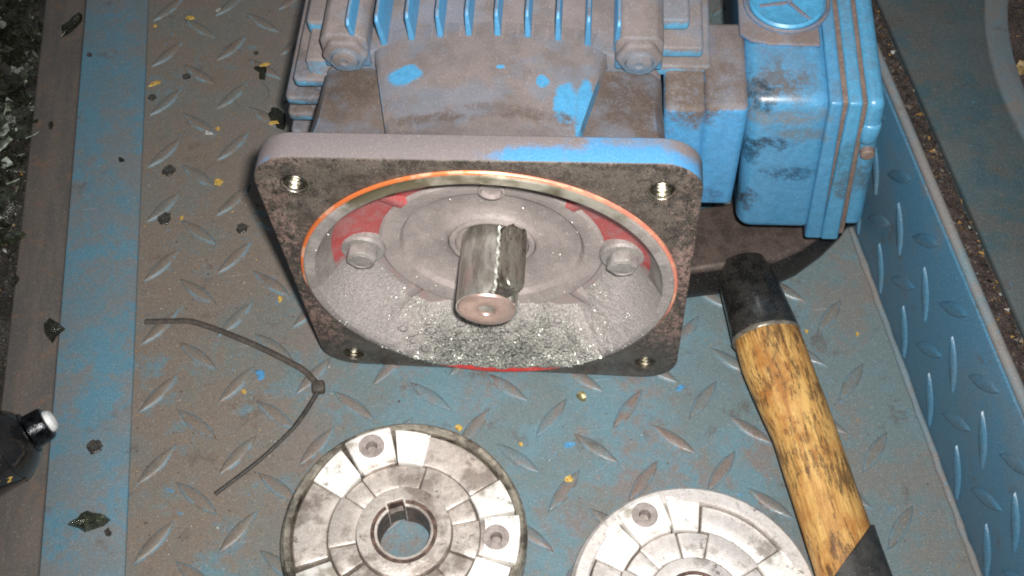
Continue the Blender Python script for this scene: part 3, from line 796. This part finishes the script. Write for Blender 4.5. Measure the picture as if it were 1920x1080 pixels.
# ------------------------------------------------------------------ cast discs
def disc(loc, rz, label, bosses, mats, seed, hubtop=15.5, key=90, rimr=41.2, rimh=14.6):
    rt = root('cast_disc', loc, label, 'metal disc', 'round cast aluminium discs lying on the deck')
    mb, mw, mr, mh = mats
    lathe('rim', [(rimr, 9.5), (rimr+.2, rimh-.6), (rimr+.8, rimh), (43.4, rimh), (44.2, rimh-.8), (44.4, rimh-3), (45.0, rimh-3.6), (45.0, 2), (44.4, 1), (40, 1)], mr, rt, axis='z', n=140)
    extr('back_plate', [circ(43.6, n=90), circ(10.2, n=48)], 1.5, 10.2, ALUG, rt, axis='z', bev=.3)
    # hub with bore and keyway
    bore = [p for p in circ(9.7, n=60) if not (abs(p[0]*sin(radians(key))-p[1]*cos(radians(key))) < 3.0 and p[0]*cos(radians(key))+p[1]*sin(radians(key)) > 0)]
    ka = radians(key); C = lambda u, w: (u*cos(ka)-w*sin(ka), u*sin(ka)+w*cos(ka))
    i0 = next(i for i, p in enumerate(bore) if -sin(ka)*p[0]+cos(ka)*p[1] > 0 and cos(ka)*p[0]+sin(ka)*p[1] > 0 and
              not (-sin(ka)*bore[i-1][0]+cos(ka)*bore[i-1][1] > 0 and cos(ka)*bore[i-1][0]+sin(ka)*bore[i-1][1] > 0))
    bore = bore[i0:]+bore[:i0]
    bore = [C(9.2, -3), C(12.4, -3), C(12.4, 3), C(9.2, 3)]+bore
    hb = extr('hub', [circ(17.2, n=80), bore], 0.6, hubtop, mb, rt, axis='z', bev=.7, seg=3, auto=40)
    bl = [(x*1.0-(.12*x/9.7), y-(.12*y/9.7)) for x, y in bore]
    bo = [(x*1.004, y*1.004) for x, y in bore]
    lathe('bore_lip', [(10.6, hubtop-.2), (10.9, hubtop+.35), (11.9, hubtop+.35), (12.2, hubtop-.1)], BOREM, hb, axis='z', n=70,
          a0=ka+.34, a1=ka+2*pi-.34, loc=(0, 0, 0))
    lathe('bore_wall', [(9.62, 1), (9.62, hubtop-1)], BOREM, hb, axis='z', n=60, a0=ka+.36, a1=ka+2*pi-.36, loc=(0, 0, 0))
    extr('keyway_shade_liner', [[C(11.9, -2.8), C(12.25, -2.8), C(12.25, 2.8), C(11.9, 2.8)]], 1, hubtop-.8, BOREM, hb, axis='z', loc=(0, 0, 0))  # thin dark liners added so the lit keyway walls look shaded
    for sg in (-1, 1): extr('keyway_shade_liner', [[C(9.4, sg*2.6), C(12, sg*2.6), C(12, sg*2.9), C(9.4, sg*2.9)]], 1, hubtop-.8, BOREM, hb, axis='z', loc=(0, 0, 0))
    rnd = random.Random(seed)
    def sector(name, r0, r1, a0, a1, z0, z1, m, bev=.5, z1b=None, par=rt, par_loc=None, sq=0):
        if name == 'sector_panel': r1 = rimr-.6
        n = max(3, int((a1-a0)/4)); o = []
        for i in range(n+1):
            a = radians(a0+(a1-a0)*i/n); o.append((r1*cos(a), r1*sin(a)))
        for i in range(n, -1, -1):
            a = radians(a0+(a1-a0)*i/n); o.append((r0*cos(a), r0*sin(a)))
        zt = None
        if z1b is not None:
            def zt(c):
                a = math.degrees(atan2(c.y, c.x)); a = (a-a0) % 360
                if a > 300: a -= 360
                return (c.x, c.y, z1+(z1b-z1)*a/(a1-a0))
        return extr(name, [o], z0, z1, m, par, axis='z', bev=bev, ztop=zt)
    # inner ring of small blocks
    cur = bosses[0]-14
    for k in range(3):
        b = bosses[k]
        for d0, d1, r1, hh in ((-15.6, 15.6, 27.6, 12.6), (16.3, 34.6, 27.0, 12.3), (35.3, 78.8, 27.8, 12.7), (79.5, 103.7, 27.2, 12.3)):
            sector('ring_block', 17.6, r1, b+d0, b+d1, 8, hh+rnd.uniform(-.3, .3), mb)
    for k in range(3):
        b = bosses[k]
        # boss with screw hole
        a0, a1 = radians(b-12.5), radians(b+12.5)
        o = []
        for i in range(9): a = a0+(a1-a0)*i/8; o.append((42.2*cos(a), 42.2*sin(a)))
        for i in range(5): a = radians(b+14-28*i/4); o.append((29.5*cos(a), 29.5*sin(a)))
        hr = 36.2 if b > 60 else 33.6; hc = (hr*cos(radians(b)), hr*sin(radians(b)))
        bo_ = extr('boss', [o, circ(3.6, hc, 28)], 8, 16.2, mw, rt, axis='z', bev=.6)
        lathe('screw_seat', [(4.9, 16.0), (4.8, 16.35), (4.4, 16.45), (3.0, 16.2), (2.2, 16.1), (1.9, 15.2), (1.8, 12), (0, 12)], HOLE, bo_, axis='z', c=(hc[0], hc[1], 0), n=32, loc=(0, 0, 0))
        sector('step', 27.8, 29.6, b-13, b+13, 8, 13.8, mb)
        sector('ramp', 27.9, 41.1, b+15.5, b+36.5, 8, 15.4, mw, .4, 12.0)
        sector('ramp', 27.9, 41.1, b-34, b-15.0, 8, 12.0, mw, .4, 15.4)
        sector('sector_panel', 28.3, 40.7, b+37.2, b+120-34.8, 8, 11.6+rnd.uniform(-.2, .2), mb)
    for q in range(1): pass
    return rt
d1 = disc((-62, -45.6, 0), 0, 'complete round cast disc with open keyed bore and dark grimy rim, left of the pair', (104.5, -12, 227), (ALU, ALUB, RIMM, ALU), 3, key=101)
d2 = disc((37.6, -85.6, 0), 0, 'pale brighter cast disc cut by the bottom edge beside the hammer handle', (109, -12, 230), (ALUW, ALUB, ALUW, ALUW), 8, hubtop=13.5, key=250, rimr=38.6, rimh=14.2)

# ------------------------------------------------------------------ hammer
hm = root('hammer', (90, 60, 0), 'hammer with black steel head under the motor, yellow wood handle and black grip', 'hammer', off=(-90, -60, 0))
secs = [(40, 46, 76, 9, 24), (60, 46.5, 76, 8.5, 24.5), (78, 47, 77, 8, 25), (100, 47.5, 79, 8, 25), (112, 51.5, 80, 8.5, 24.5), (124, 58, 80, 10, 24), (134, 65, 79, 12, 23), (142, 73, 78, 15, 21)]
v = []; f = []
for x, y0, y1, z0, z1 in secs:
    for y, z in ((y0-3.5, z0+1), (y0-3.8, z0+5), (y0, z1-1.2), (y0+1.6, z1), (y1, z1), (y1+1, z1-3), (y1, z0), ((y0+y1)/2, z0)): v.append((x, y, z))
for i in range(len(secs)-1):
    for j in range(8): f.append((i*8+j, i*8+(j+1) % 8, (i+1)*8+(j+1) % 8, (i+1)*8+j))
f += [tuple(range(8)), tuple(range((len(secs)-1)*8, len(secs)*8))]
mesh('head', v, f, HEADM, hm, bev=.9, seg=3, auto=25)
def cyl(name, pts, m, **k):   # pts: (x, y, z, r)
    return tube(name, [p[:3] for p in pts], [p[3] for p in pts], m, hm, n=40, sq=(1, .82), **k)
cyl('sleeve', [(87.0, 50, 19, 10.6), (87.2, 44, 19.2, 11.4), (87.5, 40, 19.2, 12.0), (88, 28, 19.2, 12.9), (88.4, 16.0, 19.2, 13.8), (88.4, 15.2, 19.2, 13.4)], BLKSTEEL)
cyl('sleeve_end', [(88.4, 16.0, 19.2, 13.5), (88.4, 15.0, 19.2, 14.1), (88.5, 14.2, 19.2, 13.9), (88.5, 13.6, 19.2, 13.2)], LIPM)
hp = []
for i in range(41):
    y = 15-155*i/40
    t = i/40
    X = [(15, 88.6, 13.3), (2, 88.9, 13.6), (-8, 89.8, 13.3), (-28, 92.0, 12.3), (-55, 92.8, 12.2), (-80, 93.8, 12.3), (-110, 95, 13), (-140, 96, 13.5)]
    for (ya, xa, ra), (yb, xb, rb_) in zip(X, X[1:]):
        if yb <= y <= ya:
            u = (ya-y)/(ya-yb); u = u*u*(3-2*u) if 0 else u
            hp.append((xa+(xb-xa)*u, y, 19.4-3.2*t, ra+(rb_-ra)*u+.12*mn.noise(Vector((y*.08, 0, 0))))); break
cyl('wood_handle', hp, WOOD)
# grip: starts on a slant
v = []; f = []; n = 40; rows = 20
for i in range(rows+1):
    for j in range(n):
        a = 2*pi*j/n; y = -78+11*cos(a)-4*i+ (0 if i else 0)
        x = 93.6+(-78-y)*.04; r_ = (12.6 if i == 0 else 13.7)
        if i == 1: y = -78+11*cos(a)-.4
        v.append((x+r_*cos(a), y, 17.2+r_*.82*sin(a)))
for i in range(rows):
    for j in range(n): f.append((i*n+j, i*n+(j+1) % n, (i+1)*n+(j+1) % n, (i+1)*n+j))
mesh('grip', v, f, GRIP, hm, smooth=True, auto=50)

# ------------------------------------------------------------------ spray can
ax = Vector((.86, .40, .12)).normalized()
up0 = Vector((0, 0, 1)); sx = up0.cross(ax).normalized(); uy = ax.cross(sx)
cr = Matrix((sx, uy, ax)).transposed()
can = root('spray_can', (-245, -14.5, 16.5), 'small black spray can with white nozzle lying at the left edge', 'spray can', rot=cr)
lathe('can_body', [(0, 0), (14, 0), (14.6, .8), (14.6, 44), (14.3, 45)], CANB, can, axis='z', n=60)
lathe('can_shoulder', [(14.2, 44.6), (14.9, 45.2), (14.9, 46.2), (14.0, 47.6), (12.4, 50.5), (10, 53), (7.6, 54.4)], CANB, can, axis='z', n=60)
lathe('can_collar', [(8.2, 53.6), (8.2, 54.6), (6.6, 55.2), (6.4, 60.8), (5.8, 61.8), (4.6, 62.0), (4.4, 60)], CHROME, can, axis='z', n=48)
lathe('nozzle', [(4.4, 60), (4.4, 62.4), (3.8, 63.8), (2.6, 64.6), (0, 64.9)], NOZ, can, axis='z', n=40)
for t, a, ln, wd in ((40, 2.0, 6, 1.3), (42.6, 2.35, 3.4, 1.3), (39, 2.7, 5, 1.3), (42, 3.0, 2.6, 1.3), (38, 1.6, 4, 1.2)):
    v = []; f = []
    for i in range(7):
        aa = a+(ln/14.6)*(i/6-.5)
        for z in (t-wd/2, t+wd/2): v.append((14.72*cos(aa), 14.72*sin(aa), z+.9*sin(i)))
    f = [(2*i, 2*i+1, 2*i+3, 2*i+2) for i in range(6)]
    mesh('yellow_lettering', v, f, YELLOW, can)

# ------------------------------------------------------------------ cut zip tie
zt = root('cut_cable_tie', (-91, 25, 0), 'bent dusty cable tie with a small square head lying on the deck', 'cable tie', off=(91, -25, 0))
def smoothpts(P, n=8):
    o = []
    for i in range(len(P)-1):
        p0, p1, p2, p3 = [Vector(P[max(0, min(len(P)-1, i+k))]) for k in (-1, 0, 1, 2)]
        for q in range(n):
            t = q/n
            o.append(.5*((2*p1)+(p2-p0)*t+(2*p0-5*p1+4*p2-p3)*t*t+(3*p1-p0-3*p2+p3)*t**3))
    o.append(Vector(P[-1])); return o
tube('strap', smoothpts([(-160.8, 65.7, 2), (-150, 64.4, 2.2), (-139.5, 62, 2.6), (-117.6, 49.1, 3), (-98.5, 35.4, 2.6), (-93.6, 29.8, 2.2), (-91, 26.5, 2)]), 1.3, GREY_TIE, zt, n=10, sq=(1, .6))
tube('strap_tail', smoothpts([(-91, 24, 2), (-95, 17.5, 1.8), (-99, 11.5, 2.2), (-103.8, 6.2, 2), (-116, -4.2, 1.6), (-132.4, -15.4, 1.2)]), [1.05]*20+[.9]*21, DARK_TIE, zt, n=10, sq=(1, .7))
box('head', (-93.6, -88.4, 22.4, 27.6, .4, 4.2), GREY_TIE, zt, bev=.9)

# ------------------------------------------------------------------ flakes, shards, drops
def fp(px, py, z=0.):
    d = R @ Vector(((px-960)/2202.62, (540-py)/2202.62, -1)); t = (z-CAMP.z)/d.z; p = CAMP+d*t; return p.x, p.y
def flake(name, px, py, wpx, hpx, ang, m, label, cat, group=None, z=0., th=.7, seed=0, n=9, rag=.35, peak=0):
    x, y = fp(px, py, z); rnd = random.Random(seed+int(px)); k = 1/4.6
    a = []
    for i in range(n):
        t = 2*pi*i/n; q = 1+rnd.uniform(-rag, rag)
        X, Y = wpx/2*k*q*cos(t), hpx/2*k*1.15*q*sin(t)
        a.append((X*cos(ang)-Y*sin(ang), X*sin(ang)+Y*cos(ang)))
    v = [(p, q, .05) for p, q in a]+[(p*.82, q*.82, th*(1+rnd.uniform(-.3, .5))) for p, q in a]+[(rnd.uniform(-.2, .2), rnd.uniform(-.2, .2), th*1.1+peak)]
    f = [(i, (i+1) % n, n+(i+1) % n, n+i) for i in range(n)]+[(n+i, n+(i+1) % n, 2*n) for i in range(n)]+[tuple(range(n))[::-1]]
    o = mesh(name, v, f, m, loc=(x, y, z), smooth=False)
    return tag(o, label, cat, group)
GF = 'yellow paint flakes scattered on the deck'
for i, (px, py, w_, h_, a, lab) in enumerate([
    (356, 34, 22, 13, 0, 'broad yellow paint flake near the top of the deck'),
    (291, 49, 9, 7, 0, 'tiny yellow paint flake at the top, next to the blue strip'),
    (290, 157, 26, 10, .35, 'long slanting yellow paint flake beside the blue strip'),
    (409, 242, 14, 7, .5, 'small yellow flake beside a pale grey chip'),
    (409, 342, 17, 19, .9, 'yellow triangular flake alone to the left of the flange'),
    (341, 409, 8, 9, 0, 'tiny yellow flake between two dark oil rings'),
    (525, 562, 10, 14, .2, 'small pointed yellow flake beside the lower left side of the flange'),
    (860, 803, 12, 13, .6, 'yellow flake just above the rim of the left disc'),
    (977, 833, 9, 9, 0, 'tiny yellow flake on bare paint right of the left disc rim'),
    (1066, 898, 15, 12, .4, 'orange yellow flake sitting on a raised tread lug between the discs'),
    (1512, 622, 8, 7, 0, 'tiny yellow flake just right of the hammer sleeve'),
    (1607, 627, 8, 7, 0, 'tiny yellow flake near the right edge of the deck'),
    (458, 734, 10, 8, .4, 'small orange yellow flake below the bend of the cable tie')]):
    flake('paint_flake', px, py, w_, h_, a, YELLOW, lab, 'paint flake', GF, z=1.35 if px in (1066,) else 0.02, seed=i, th=.5)
flake('pale_chip', 393, 249, 15, 14, 0, PALE, 'pale grey chip beside a small yellow flake', 'chip', seed=2)
flake('brass_nut', 1090, 745, 17, 15, 0, simple('brass_dull', (150, 140, 100), (120, 112, 84), 2, .4, .3), 'small dull brass coloured lump below the flange', 'metal lump', seed=4, th=2.6)
flake('pale_chip', 412, 20, 18, 12, 0, PALE, 'pale crumb near the upper end of the deck', 'chip', seed=12)
flake('blue_chip', 489, 703, 17, 20, .6, BLUECHIP, 'bright blue paint chip below the cable tie bend', 'paint chip', seed=5, th=.4)
flake('blue_chip', 1276, 727, 22, 8, .6, BLUECHIP, 'thin bright blue paint sliver under the right corner of the flange', 'paint chip', seed=6, th=.4)
flake('blue_chip', 1068, 834, 24, 10, .1, BLUECHIP, 'flat bright blue paint chip between the two discs', 'paint chip', seed=9, th=.3)
# oil rings and drops
def ring(px, py, r, label, m=OIL, z=.02, fill=True):
    x, y = fp(px, py, z); rnd = random.Random(int(px)); n = 22
    v = []; f = []
    ks = [1+rnd.uniform(-.16, .16) for _ in range(n)]
    prof = [(1.0, 0), (.94, .45), (.78, .55), (.62, .25), (.3, .16), (0.02, .16)] if fill else [(1, 0), (.97, .25), (.9, .25), (.86, 0)]
    for i in range(n):
        t = 2*pi*i/n
        for q, h in prof: v.append((r*q*ks[i]*cos(t), r*q*ks[i]*sin(t)*1.05, h))
    P = len(prof)
    for i in range(n):
        for q in range(P-1): f.append((i*P+q, ((i+1) % n)*P+q, ((i+1) % n)*P+q+1, i*P+q+1))
    return tag(mesh('oil_drop', v, f, m, loc=(x, y, z), smooth=True, auto=180), label, 'oil drop', 'dark oil drops on the deck and strip')
for px, py, r, z, lab in [(317, 320, 3.0, 0, 'dark oil ring in front of a tread lug, upper left of the deck'),
    (309, 410, 3.2, 0, 'dark oil ring nearest the blue strip, level with the flange'),
    (454, 428, 2.5, 0, 'solid dark oil drop close to the left side of the flange'),
    (350, 144, 1.9, 0, 'small dark oil drop right of the slanting yellow flake'),
    (286, 183, 1.9, 0, 'faint dark oil drop below the slanting yellow flake'),
    (168, 103, 1.3, 1.6, 'tiny dark drop high on the blue strip'),
    (177, 838, 2.9, 1.6, 'smooth oval oil drop low on the blue strip'),
    (480, 100, 1.2, 0, 'tiny dark drop near the upper end of the deck')]:
    ring(px, py, r, lab, z=z+.02)
x, y = fp(470, 176, 0)
o = lathe('cup_stain', [(8.9, 0.02), (8.8, .25), (8.2, .25), (8.1, .02)], simple('stain_grey', (104, 104, 102), (92, 94, 94), 4, .6), None, axis='z', n=60, loc=(x, y, 0))
tag(o, 'faint pale round stain ring on the deck left of the motor fins', 'stain')
# dark wet scraps
SCG = None
flake('wet_scrap', 135, 48, 26, 62, -.65, BLACKSH, 'long black pointed scrap on the board at the top left', 'scrap', z=-1, seed=1, th=2, n=10)
flake('wet_scrap', 96, 235, 10, 22, -.2, BLACKSH, 'narrow black sliver on the grey board', 'scrap', z=-1, seed=3, th=1, n=8)
flake('wet_scrap', 228, 300, 18, 9, -.5, BLACKSH, 'small black scrap in the middle of the blue strip', 'scrap', z=1.7, seed=4, th=.8, n=8)
flake('wet_scrap', 98, 622, 36, 42, .1, BLACKSH, 'black three cornered scrap on the inner edge of the blue strip', 'scrap', z=1.7, seed=5, th=2.2, n=8, rag=.4)
flake('wet_scrap', 168, 976, 60, 34, -.1, GLASSY, 'shiny dark wet lump low on the blue strip', 'scrap', z=1.7, seed=6, th=1.8, n=11)
flake('wet_scrap', 202, 998, 13, 13, 0, OIL, 'tiny dark blob beside the shiny wet lump', 'scrap', z=1.7, seed=7, th=.6)
flake('wet_scrap', 520, 222, 34, 62, .5, BLACKSH, 'black leaf like scrap with a yellow patch beside the motor fins', 'scrap', seed=8, th=1.6, n=10)
flake('paint_flake', 514, 230, 20, 10, .1, YELLOW, 'yellow flake lying on the black scrap beside the motor', 'paint flake', GF, z=3.0, seed=18, th=.4)
flake('wet_scrap', 494, 135, 30, 38, .3, BLACKSH, 'dark crumpled scrap touching the pale round stain', 'scrap', seed=9, th=1.5, n=10, rag=.5)
flake('paint_flake', 497, 122, 22, 9, .2, YELLOW, 'yellow flake on the crumpled dark scrap above the round stain', 'paint flake', GF, z=2.6, seed=19, th=.4)
flake('wet_scrap', 28, 448, 44, 22, .4, GLASSY, 'olive wet shard at the lower end of the rubble pile', 'scrap', z=0, seed=10, th=3, n=8)
flake('wet_scrap', 30, 527, 12, 24, -.4, BLACKSH, 'black chip on the dirt below the rubble pile', 'scrap', z=-1, seed=11, th=1, n=8)
flake('pale_chip', 1912, 132, 40, 24, .5, simple('bone_chip', (190, 170, 130), (150, 120, 70), 3, .5), 'cream and yellow chip inside the round panel opening', 'chip', z=-3, seed=13, th=4)
x0, y0 = fp(1692, 92, -1); x1, y1 = fp(1757, 240, -1)
v = []; f = []
for i in range(25):
    t = i/24; x = x0+(x1-x0)*t; y = y0+(y1-y0)*t; a = 1.0+.9*mn.noise(Vector((i*.5, 2, 0)))
    v += [(x-a, y, -3.5), (x+a, y, -3.5), (x-a*.7, y, -1+.5*mn.noise(Vector((i*.4, 7, 0)))), (x+a*.7, y, -1)]
for i in range(24):
    b = i*4
    f += [(b, b+4, b+6, b+2), (b+2, b+6, b+7, b+3), (b+3, b+7, b+5, b+1), (b+1, b+5, b+4, b)]
tag(mesh('yellow_strip', v, f, simple('yellow_edge', (176, 136, 44), (130, 100, 40), 4, .6, c3=(70, 56, 40)), smooth=True), 'worn yellow strip in the dark gap between the wall and the dark panel', 'strip')

# rubble pile at the left (shards nobody could count)
rnd = random.Random(4)
v = []; f = []; mi = []
for k in range(1500):
    x = rnd.uniform(-262, -214); y = rnd.uniform(105, 300)
    lim = -221+2.5*sin(y*.11)+(0 if y > 150 else -(150-y)*.25)
    if x > lim+2: continue
    hgt = min(9, max(0, (lim-x)*.5))
    s = rnd.choice((1.2, 2, 3, 4.5, 6)); c = Vector((x, y, -3+rnd.uniform(0, hgt)))
    nn = Vector((rnd.gauss(0, .6), rnd.gauss(0, .6), 1)).normalized(); u = nn.orthogonal().normalized(); u.rotate(Matrix.Rotation(rnd.uniform(0, 6.3), 3, nn)); w_ = nn.cross(u)
    m_ = rnd.randint(3, 5); b = len(v); th = rnd.uniform(.3, 1.2)
    pts = [c+(u*cos(2*pi*i/m_+rnd.uniform(-.4, .4))+w_*sin(2*pi*i/m_)*rnd.uniform(.4, .9))*s for i in range(m_)]
    v += [tuple(p) for p in pts]+[tuple(p+nn*th+u*.2) for p in pts]
    f += [tuple(b+m_+i for i in range(m_)), tuple(b+i for i in range(m_))[::-1]]+[(b+i, b+(i+1) % m_, b+m_+(i+1) % m_, b+m_+i) for i in range(m_)]
    q = rnd.choice((0, 0, 0, 0, 1, 1, 2 if 125 < y < 200 else 0)); mi += [q]*(m_+2)
SHARDP = simple('shard_pale', (170, 178, 166), (96, 102, 88), 3, .1, g=0, coat=.5)
me = bpy.data.meshes.new('rubble_pile'); me.from_pydata([tuple(c*MM for c in q) for q in v], [], f)
for q in (BLACKSH, GLASSY, SHARDP): me.materials.append(q)
me.polygons.foreach_set('material_index', mi)
o = bpy.data.objects.new('rubble_pile', me); sc.collection.objects.link(o)
tag(o, 'heap of dark wet glassy shards along the upper left edge', 'rubble', kind='stuff')

# grit
def g3(r):
    x = -163+abs(r.gauss(0, 1))*55 if r.random() < .75 else r.uniform(-163, 145)
    if x > 145: return None
    y = r.uniform(-110, 270) if r.random() < .4 else r.uniform(-110, 125)
    if x < -164: return None
    q = r.random(); im = 0 if q < .62 else (1 if q < .76 else (2 if q < .84 else 3))
    s = abs(r.gauss(0, .18))+.11
    if r.random() < .02: s *= 2
    return (x, y, s*.3), s, .6, im
BRGRIT = simple('brown_grit', (112, 100, 90), (84, 74, 66), 3, .7)
BKGRIT = simple('black_grit', (52, 46, 42), (38, 34, 32), 3, .5)
GRM = [BRGRIT, simple('ochre_grit', (178, 138, 62), (150, 112, 54), 3, .6), PALE, BKGRIT]
tag(specks('deck_grit', g3, 12000, GRM, None, 11), 'loose sandy grit and tiny paint crumbs on the deck', 'grit')
def g4(r):
    if r.random() < .6: x = r.uniform(185, 203)
    else: x = r.uniform(250, 330)
    y = r.uniform(-110, 270); q = r.random()
    im = 3 if q < .5 else (0 if q < .8 else (1 if q < .93 else 2))
    z = -2.5 if x < 210 else -4
    return (x, y, z+r.uniform(-.5, 1.5)), abs(r.gauss(0, .7))+.25, .7, im
tag(specks('gutter_grit', g4, 4200, GRM, None, 12), 'dark rusty grit filling the gap behind the checker plate wall', 'grit')
def g5(r):
    x = r.uniform(-262, -217.5); y = r.uniform(-110, 160); q = r.random()
    im = 3 if q < .35 else (0 if q < .8 else (1 if q < .9 else 2))
    return (x, y, -3+r.uniform(-.3, 1.2)), abs(r.gauss(0, .6))+.25, .7, im
tag(specks('verge_grit', g5, 2500, GRM, None, 13), 'coarse grit on the dirt left of the grey board', 'grit')

for o in sc.objects:
    if '_off' in o: del o['_off']
